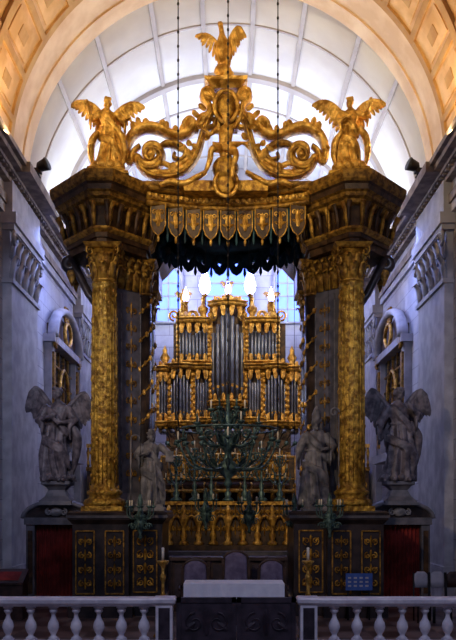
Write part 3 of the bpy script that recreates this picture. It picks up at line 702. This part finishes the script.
for g in G:
    pipes(*g);xa,xb,pb,ptp=g[:4];bw=g[5]
    for q in(xa,xb):
        x=ox(q);b.tube([(x,yo-.05,oz(pb+6)),(x,yo-.05,oz(ptp-5))],.07,GOLDL,6)
        for j in range(8): b.ell((x,yo-.12,lerp(oz(pb),oz(ptp),(j+.5)/8)),(.08,.06,.09),GOLD,6,5)
    for zz,e in((oz(pb+3),.0),(oz(ptp-4),.06)):
        xs2=[lerp(ox(xa)-.05,ox(xb)+.05,i/12) for i in range(13)]
        b.tube([(x,yo-bw*(1-((i-6)/6)**2)-.12,zz) for i,x in enumerate(xs2)],[(.11,.18)]*13,GOLDL,6,N=(0,1,0))
        b.tube([(x,yo-bw*(1-((i-6)/6)**2)-.2,zz+.1) for i,x in enumerate(xs2)],[(.05,.2)]*13,GOLD,6,N=(0,1,0))
    w=ox(xb)-ox(xa);m=max(2,int(w/.28))
    for i in range(m):
        x=ox(xa)+w*(i+.5)/m;u=(i+.5)/m*2-1;y=yo-bw*(1-u*u)-.16
        b.tube(spir((x,y,oz(ptp)-.02),.12,.03,1.2,pi/2,1 if i%2 else -1),.032,GOLD,5)
        b.blade((x,y,oz(ptp)+.1),(0,-.1,-1),(0,-1,0),.45,.18,GOLD,.03)
        b.blade((x,y,oz(pb)-.05),(0,-.1,1),(0,-1,0),.36,.15,GOLD,.03)
        b.blade((x,y,oz(ptp-6)),(0,0,1),(0,-1,0),.25,.14,GOLD,.03)
        b.ell((x,y,oz(pb+6)),(.08,.05,.06),GOLDL,6,5)
b.box(ox(166),ox(291),yo+.1,yo+1.0,3.1,oz(432),BROWN)
for i in range(16):
    x=lerp(ox(170),ox(287),i/15)
    b.tube([(x,yo+.1,oz(440)),(x*1.02,yo-.7,oz(437)),(x*1.05,yo-1.1,oz(434)),(x*1.06,yo-1.2,oz(434))],[.02,.03,.05,.09],PIPE,8)
    b.tube([(x+.1,yo+.1,oz(448)),(x*1.03+.1,yo-.6,oz(447)),(x*1.06+.1,yo-1.0,oz(445))],[.02,.03,.09],BRONZE,8)
for i in range(6): orn(b,(lerp(ox(175),ox(282),i/5),yo+.06,oz(462)),.8,1.0,GOLDL,rows=2,t=.035)
for px in (183,203,252,272,227):
    pb=318;z=oz(pb if px!=227 else 304)
    b.lathe((ox(px),yo,z-.1),[(.2,0),(.22,.1),(.1,.2),(.2,.35),(.22,.5),(.08,.62),(.05,.8),(.1,.85),(.01,1.0)] if px not in(183,272,227) else [(.3,0),(.3,.15),(.2,.2),(.2,.3)],GOLDL,10)
    for s2 in(-1,1): b.tube(spir((ox(px)+s2*.35,yo-.05,z+.1),.22,.05,1.3,-pi/2,s2),.05,GOLD,6)
for px in(165,292):
    b.lathe((ox(px),yo,oz(368)),[(.2,0),(.22,.1),(.1,.2),(.2,.4),(.08,.6),(.1,.7),(.01,.9)],GOLD,10)
b.X=None
for px,dt in((183,ang),(272,ang2),(227,ang)):
    z=oz(318 if px!=227 else 304)+.2
    place(b,dt,(ox(px),yo,z),.95 if px!=227 else .8,0,GOLDL);wings(b,[(.06,.14,1.28),(.2,.2,1.5),(.42,.2,1.62)],GOLDL,.5,.3,n=7);b.X=None
b.obj('pipe_organ')
for px,py in((186,298),(205,291),(228,291),(250,291),(271,298)):
    b=MB();z=oz(py);y=yo-.1
    b.tube([(ox(px),y+.12,oz(324)),(ox(px),y+.12,z-.2),(ox(px),y,z-.22)],.03,GOLDD,6)
    b.lathe((ox(px),y,z-.3),[(.04,0),(.11,.08),(.12,.14)],GOLDD,10)
    s_=1.15 if px in(205,250) else .6
    b.lathe((ox(px),y,z-.18),[(.08*s_,0),(.17*s_,.15*s_),(.2*s_,.32*s_),(.15*s_,.55*s_),(.07*s_,.8*s_),(.01,1.0*s_)],GLOW,12)
    b.obj('electric_flame_lamp')
# gallery
b=MB()
gy=lambda x:9.0-1.1*max(0,1-(x/1.6)**2)-.2*math.cos(x*4)*(.5)
xs=[-2.4+4.8*i/48 for i in range(49)]
def rail(z,a,w,m): b.tube([(x,gy(x),z) for x in xs],[(w,a)]*49,m,6,N=(0,0,1))
rail(4.35,.07,.14,GOLD);rail(4.2,.05,.1,GOLDL);rail(3.55,.06,.12,GOLD);rail(3.3,.14,.1,BROWN);rail(3.1,.08,.16,GOLDL)
vs=[(x,gy(x)+.05,z) for z in(3.1,3.5) for x in xs];b.add(vs,[(i,i+1,50+i,49+i) for i in range(48)],BROWN)
b.add([(x,gy(x),3.12) for x in xs]+[(x,12.3,3.12) for x in xs],[(i,i+1,50+i,49+i) for i in range(48)],BROWN)
for i in range(0,49):
    x=xs[i];b.lathe((x,gy(x),3.58),[(.03,0),(.045,.12),(.02,.22),(.035,.3),(.05,.45),(.02,.58)],GOLDL,6)
    if i%4==0:
        b.box(x-.05,x+.05,gy(x)-.08,gy(x)+.06,3.5,4.4,GOLD);b.ell((x,gy(x)-.05,3.3),(.08,.06,.12),GOLD,6,5)
        b.tube([(x,gy(x)-.1,3.2),(x,gy(x)-.02,2.9),(x,gy(x)+.25,2.65)],[(.05,.08),(.1,.08),(.04,.05)],GOLDD,6,N=(1,0,0))
for s2 in(-1,1):
    x0,x1=sorted((s2*2.4,s2*2.2));b.box(x0,x1,9.0,12.3,3.1,4.4,BROWN)
b.box(-2.5,2.5,9.9,12.4,0,3.12,BROWN)
b.obj('organ_gallery')
# high altar
b=MB();ya=5.4
b.box(-2.2,2.2,ya,ya+1.1,0,1.0,BLACK);b.box(-2.3,2.3,ya-.1,ya+1.2,1.0,1.12,GREYM);b.box(-2.1,2.1,ya+.5,ya+1.1,1.1,1.3,BROWN)
for i in range(4): orn(b,(-1.65+i*1.1,ya-.03,.52),.8,.7,GOLDD,rows=1,t=.03)
b.box(-2.1,2.1,ya+.9,ya+1.1,1.3,2.7,BROWN)
for i in range(9):
    x=-1.92+.48*i
    b.lathe((x,ya+.6,1.3),[(.16,0),(.16,.08),(.07,.16),(.12,.32),(.05,.46),(.07,.62),(.15,.8),(.16,.92),(.06,1.02),(.12,1.1),(.02,1.3)],GOLD if i%2==0 else GOLDL,10)
    if i<8:
        b.tube([(x+.24+.2*math.cos(t),ya+.62,1.75+.5*math.sin(t)) for t in [pi*j/10 for j in range(11)]],.04,GOLDL,6)
        orn(b,(x+.24,ya+.86,2.1),.36,1.1,GOLDL,rows=2,t=.03)
b.box(-2.2,2.2,ya+.7,ya+1.15,2.6,2.72,GOLDL)
b.obj('high_altar')
for x,h in((-1.7,1.5),(-1.1,1.75),(-.55,1.95),(0,2.2),(.55,1.95),(1.1,1.75),(1.7,1.5)):
    b=MB();y=ya+.9;z=2.725
    b.lathe((x,y,z),[(.18,0),(.2,.06),(.08,.14),(.12,.25),(.05,.36),(.09,.5),(.04,.6),(.035,h-.1),(.1,h-.02),(.02,h)],BRONZE,10)
    for lv in range(3):
        R=.34-.07*lv;zz=z+h*(.5+.2*lv)
        for i in range(6):
            a=2*pi*i/6+lv*.5;u=Vector((math.cos(a),math.sin(a),0));c=Vector((x,y,zz))
            b.tube(catmull([c-Vector((0,0,.15)),c+u*R*.5-Vector((0,0,.2)),c+u*R+Vector((0,0,.0))],4),.018,BRONZE,5)
            b.lathe(c+u*R,[(.015,-.02),(.05,0),(.05,.02)],BRONZE,6);b.lathe(c+u*R,[(.016,.02),(.016,.16),(.004,.18)],IVORY if i%2 else BRONZE,5)
            b.blade(c+u*R*.5-Vector((0,0,.15)),u+Vector((0,0,.6)),(0,0,1),.16,.08,BRONZE,.01)
    b.lathe((x,y,z+h),[(.02,0),(.02,.22),(.004,.24)],IVORY,6)
    b.obj('bronze_candelabrum')
b=MB();b.box(-1.45,1.45,-.5,-.1,0,1.25,WOOD)
for i in range(7): b.box(-1.45+i*.47,-1.37+i*.47,-.56,-.05,0,1.34,WOOD)
b.box(-1.45,1.45,-.6,0,1.25,1.33,WOOD)
for i in range(6): b.box(-1.3+i*.47,-1.04+i*.47,-.53,-.48,.2,1.15,PANEL)
b.obj('choir_bench')
for px,h in((195,1.3),(236,1.5),(272,1.3)):
    b=MB();x=(px-CX)*18.5/F;y=-1.6
    for sx in(-1,1):
        for yy in(-.26,.26): b.lathe((x+sx*.3,y+yy,0),[(.03,0),(.045,.1),(.025,.2),(.04,.45)],WOOD,8)
        b.box(x+sx*.3-.03,x+sx*.3+.03,y+.22,y+.29,.45,h-.15,WOOD)
        b.tube(catmull([(x+sx*.32,y+.25,.72),(x+sx*.34,y,.74),(x+sx*.34,y-.28,.68)],4),.03,WOOD,6);b.tube([(x+sx*.33,y-.24,.4),(x+sx*.33,y-.24,.7)],.025,WOOD,6)
    b.box(x-.33,x+.33,y-.3,y+.3,.38,.45,WOOD);b.ell((x,y,.47),(.3,.27,.07),PURP,12,8)
    b.tube([(x,y+.26,.55),(x,y+.25,.9),(x,y+.25,h-.1),(x,y+.25,h)],[(.24,.04),(.27,.05),(.25,.05),(.1,.03)],PURP,16,N=(0,1,0))
    b.tube([(x+.29*math.cos(t),y+.25,h-.18+.2*math.sin(t)) for t in [pi*i/12 for i in range(13)]],.03,WOOD,6)
    b.obj('armchair')
b=MB();y=-3.4
b.box(-.85,1.1,y,y+.7,.1,.9,PANEL);b.box(-.92,1.17,y-.07,y+.77,0,.1,GREYM);b.box(-.9,1.15,y-.05,y+.75,.88,.95,WOOD)
n=60;vs=[]
for z,am in((.97,0),(.66,.02)):
    for i in range(n+1): vs.append((-.92+2.09*i/n,y-.075-am*math.sin(i*.9)-am,z))
b.add(vs,[(i,i+1,n+2+i,n+1+i) for i in range(n)],CLOTH,True);b.box(-.92,1.17,y-.07,y+.77,.95,.975,CLOTH)
b.obj('altar_table')
for px in(163,308):
    b=MB();x=(px-CX)*15.5/F;y=-4.5
    for i in range(3):
        a=2*pi*i/3-pi/2;u=Vector((math.cos(a),math.sin(a),0));c=Vector((x,y,0))
        b.tube(catmull([c+Vector((0,0,.34)),c+u*.1+Vector((0,0,.26)),c+u*.13+Vector((0,0,.12)),c+u*.2+Vector((0,0,.03))],4),[(.04,.05),(.05,.06),(.04,.04),(.04,.04)],GOLD,6)
    b.lathe((x,y,0),[(.05,.1),(.12,.24),(.13,.3),(.05,.36),(.035,.45),(.07,.52),(.09,.62),(.05,.72),(.03,.78),(.06,.84),(.035,.9),(.028,1.1),(.05,1.16),(.06,1.22),(.03,1.28),(.025,1.36),(.05,1.42),(.12,1.5),(.12,1.52),(.02,1.53)],GOLD,12)
    b.lathe((x,y,1.52),[(.028,0),(.028,.25),(.01,.26)],IVORY,8)
    b.obj('candlestick')
# ================================================================ BALUSTRADE
def balus(x0,x1,step,start,piers):
    b=MB();y=-5.7
    b.box(x0,x1,y-.17,y+.17,0,.1,MARB);b.box(x0,x1,y-.13,y+.13,.1,.17,MARB)
    pl=[(x0,y-.12),(x1,y-.12),(x1,y+.12),(x0,y+.12)]
    b.stack(pl,[(0,.80),(.02,.83),(.05,.86),(.06,.92),(.04,.95)],MARB)
    x=start
    while x0<x<x1:
        if not any(abs(x-p)<w/2+.1 for p,w in piers):
            b.stack([(x-.09,y-.09),(x+.09,y-.09),(x+.09,y+.09),(x-.09,y+.09)],[(0,.16),(0,.21)],MARB)
            b.lathe((x,y,0),[(.085,.21),(.09,.23),(.05,.26),(.045,.29),(.075,.34),(.105,.42),(.09,.5),(.05,.57),(.035,.63),(.045,.67),(.075,.7),(.075,.73),(.05,.75),(.09,.76),(.09,.81)],MARB,14)
        x+=step
    for p,w in piers:
        b.stack([(p-w/2,y-.16),(p+w/2,y-.16),(p+w/2,y+.16),(p-w/2,y+.16)],[(.03,0),(.03,.12),(0,.15),(0,.83),(.04,.87),(.05,.93),(.03,.96)],MARB)
        b.box(p-w/2+.05,p+w/2-.05,y-.17,y-.15,.22,.78,PANEL)
    b.obj('marble_balustrade')
balus(-5.8,-.98,.405,-5.55,[(-1.13,.3)])
balus(1.28,5.8,.405,1.9,[(1.43,.3)])
b=MB();y=-5.7
for x0,x1 in((-.92,.145),(.155,1.21)):
    b.box(x0,x1,y-.03,y+.03,.04,.93,PANEL);b.box(x0,x1,y-.05,y+.05,.86,.95,PANEL);b.box(x0,x1,y-.05,y+.05,.0,.14,PANEL)
    for q in(x0+.04,x1-.04): b.box(q-.04,q+.04,y-.05,y+.05,.04,.95,PANEL)
    orn(b,((x0+x1)/2,y-.04,.5),.85,.55,PANEL,rows=1,t=.02)
b.obj('altar_rail_gate')
# ================================================================ HANGING LAMPS
def chain(b,x,y,z0,z1,r=.012,bead=.5):
    b.tube([(x,y,z0),(x,y,z1)],r,BLK,5);z=z0
    while z<z1: b.ell((x,y,z),(r*2,r*2,r*3.5),BLK,6,5);z+=bead
b=MB();cy=-3.0;zc=4.1
for x in(-1.06,0,1.06): chain(b,x,cy,zc+.15 if x else 4.9,17.8 if x==0 else 17.75,.013,.3)
b.lathe((0,cy,0),[(.02,2.95),(.1,3.05),(.05,3.15),(.2,3.3),(.25,3.42),(.1,3.55),(.07,3.7),(.16,3.85),(.2,4.0),(.09,4.12),(.05,4.3),(.12,4.45),(.05,4.6),(.03,4.95)],BRONZE,14)
b.tube([(1.06*math.cos(t),cy+1.06*math.sin(t),zc+.1) for t in [2*pi*i/40 for i in range(41)]],.02,BRONZE,6)
for nn,R,z0,z1 in((12,1.06,3.5,3.95),(8,.7,4.0,4.3),(6,.36,4.4,4.62)):
    for i in range(nn):
        a=2*pi*(i+.5*(nn==8))/nn;u=Vector((math.cos(a),math.sin(a),0));c=Vector((0,cy,0));Z=Vector((0,0,1))
        b.tube(catmull([c+Z*z0,c+u*R*.35+Z*(z0-.15),c+u*R*.75+Z*(z0-.05),c+u*R+Z*z1],4),[.03,.028,.022,.02],BRONZE,6)
        b.tube(spir(c+u*R*.6+Z*(z0+.1),.11,.03,1.2,0,1,u,Z),.016,BRONZE,5)
        b.blade(c+u*R*.45+Z*(z0-.1),u+Z*.8,Z,.28,.12,BRONZE,.012)
        q=c+u*R+Z*z1;b.lathe(q,[(.02,-.04),(.07,0),(.08,.03),(.03,.04)],BRONZE,8);b.lathe(q,[(.02,.03),(.02,.2),(.005,.22)],BRONZE if i%3 else IVORY,6)
        b.lathe(q-Z*.16,[(.005,0),(.025,.05),(.01,.12)],BRONZE,6)
b.obj('chandelier')
for px,py,zt,d,R in((140,507,9.6,18.2,.3),(205,500,9.9,18.9,.26),(250,503,9.9,18.9,.26),(297,506,9.9,18.6,.26),(330,506,9.6,18.2,.3)):
    b=MB();q=P(px,py,d)
    if px in(140,330): q.y=-1.75
    else: q.y=yb(q.x)
    b.tube([(q.x,q.y,q.z+.3),(q.x,q.y if px not in(140,330) else -1.35,zt)],.006,BLK,4)
    b.lathe((q.x,q.y,q.z-.75),[(.01,0),(.05,.06),(.02,.12),(.07,.22),(.13,.34),(.15,.42),(.12,.5),(.16,.55),(.08,.6),(.04,.75),(.07,.85),(.02,1.05)],BRONZE,12)
    for i in range(8):
        a=2*pi*i/8;u=Vector((math.cos(a),math.sin(a),0));Z=Vector((0,0,1))
        b.tube(catmull([q-Z*.2,q+u*R*.5-Z*.28,q+u*R*.95-Z*.2,q+u*R],4),.018,BRONZE,5)
        b.lathe(q+u*R,[(.015,-.03),(.055,0),(.06,.03)],BRONZE,8);b.lathe(q+u*R,[(.018,.02),(.018,.14),(.004,.16)],IVORY if i%2 else BRONZE,6)
        b.tube(spir(q+u*R*.6-Z*.45,.09,.02,1.2,0,1,u,Z),.015,BRONZE,5)
    b.obj('hanging_sanctuary_lamp')
# ================================================================ SMALL FURNITURE
for x in(4.35,4.72,5.09):
    b=MB();y=-2.2
    for sx in(-.17,.17):
        b.tube([(x+sx,y-.2,0),(x+sx,y-.2,.45)],.018,BLK,6);b.tube([(x+sx,y+.2,0),(x+sx,y+.2,.45),(x+sx,y+.26,1.08)],.018,BLK,6)
    b.box(x-.17,x+.17,y-.22,y+.22,.44,.48,WOOD)
    b.tube([(x,y+.23,.74),(x,y+.24,.9),(x,y+.25,1.04),(x,y+.25,1.1)],[(.15,.02),(.16,.025),(.15,.025),(.08,.02)],WHITE if x<5 else WOOD,12,N=(0,1,0))
    b.obj('side_chair')
b=MB();x=2.95;y=-2.0
b.box(x-.3,x+.3,y,y+.03,.68,1.06,BLUEB)
for i in range(4):
    for j in range(3): b.box(x-.25+i*.13,x-.18+i*.13,y-.006,y,.76+j*.09,.80+j*.09,WHITE)
for s2 in(-.24,.24): b.tube([(x+s2,y+.05,0),(x+s2,y+.05,.7)],.02,BLK,6);b.tube([(x+s2,y+.35,0),(x+s2,y+.05,.7)],.02,BLK,6)
b.obj('notice_board')
b=MB();x=-4.95;y=-1.9
b.box(x-.4,x+.3,y,y+.5,0,.85,WOOD);b.add([(x-.42,y-.05,.85),(x+.32,y-.05,.85),(x+.32,y+.5,1.12),(x-.42,y+.5,1.12),(x-.42,y-.05,.8),(x+.32,y-.05,.8),(x+.32,y+.5,.8),(x-.42,y+.5,.8)],[(0,1,2,3),(0,4,5,1),(1,5,6,2),(3,2,6,7),(0,3,7,4)],WOOD)
b.add([(x-.3,y+.02,.895),(x+.2,y+.02,.895),(x+.2,y+.36,1.065),(x-.3,y+.36,1.065)],[(0,1,2,3)],RED)
b.obj('lectern')
# ================================================================ LIGHTS
def area(loc,tgt,sx,sy,E,col,name):
    l=bpy.data.lights.new(name,'AREA');l.shape='RECTANGLE';l.size=sx;l.size_y=sy;l.energy=E;l.color=col
    o=bpy.data.objects.new(name,l);sc.collection.objects.link(o);o.location=loc
    o.rotation_euler=(Vector(tgt)-Vector(loc)).to_track_quat('-Z','Y').to_euler();return o
def spot(loc,tgt,E,col,ang,name,bl=.6):
    l=bpy.data.lights.new(name,'SPOT');l.energy=E;l.color=col;l.spot_size=math.radians(ang);l.spot_blend=bl;l.shadow_soft_size=.3
    o=bpy.data.objects.new(name,l);sc.collection.objects.link(o);o.location=loc
    o.rotation_euler=(Vector(tgt)-Vector(loc)).to_track_quat('-Z','Y').to_euler()
spot((-5,-13,14),(0,-.5,13.0),4000,(1,.80,.46),38,'nave_key_light',.5)
spot((4,-14,9),(0,-.5,12.4),1500,(1,.76,.42),36,'nave_second_light',.6)
spot((-5,-14,9),(0,-.5,5.5),2100,(1,.76,.48),44,'nave_fill_light')
spot((0,-10,8),(0,9,3.6),1700,(1,.76,.45),26,'gallery_added_fill')  # added spot to brighten the gilded gallery, no lamp of the church
for sg in(-1,1):
    area((sg*5.85,0,12.1),(sg*2,-1,18),.3,4,330,(1,.70,.34),'hidden_vault_fill')  # added warm light, hidden behind the cornice, to brighten the front vault
    area((sg*5.85,7,12.1),(sg*0,8,18),.3,5,480,(.84,.9,1),'hidden_vault_fill')  # added cool light, also out of view, to whiten the vault
    area((sg*5.85,13,12.1),(0,13,18),.3,5,1200,(.78,.86,1),'hidden_vault_fill')  # added stronger light, out of view, for the far vault bay
    area((sg*5.0,6.5,10.8),(sg*6.2,5,5),.3,4,140,(.25,.36,1),'wall_blue_fill')  # added blue light for the side walls, without a fixture
    spot((sg*3.5,-8,8.5),(sg*6.1,3.2,5),900 if sg<0 else 650,(.55,.64,1),50,'side_window_light')
    spot((sg*3.5,-12.5,9),(sg*3.3,-5.7,.7),620,(.66,.70,1),46,'rail_added_fill',.8)  # added spots that lift the marble balustrade, no real fixture
area((0,14,14.5),(0,15.5,9),6,1,330,(.16,.24,1),'clerestory_light')
area((0,-12,9),(0,-4,.5),6,2,120,(.6,.66,1),'foreground_blue_fill')  # added soft blue fill for the foreground, placed out of view
spot((0,-2,16),(0,12.5,7.5),3600,(1,.72,.4),30,'choir_added_fill')  # added spot aimed over the canopy to brighten organ and gallery
w=bpy.data.worlds.new('w');sc.world=w;w.use_nodes=True;bg=w.node_tree.nodes['Background']
bg.inputs[0].default_value=(.34,.40,.68,1);bg.inputs[1].default_value=.30
cam=bpy.data.cameras.new('cam');co=bpy.data.objects.new('camera',cam);sc.collection.objects.link(co)
co.location=(0,-20,2.6);co.rotation_euler=(pi/2,0,0);cam.sensor_width=36;cam.lens=45;cam.shift_y=185/640;cam.clip_end=200
sc.camera=co
sc.view_settings.view_transform='Standard';sc.view_settings.look='None';sc.view_settings.exposure=0
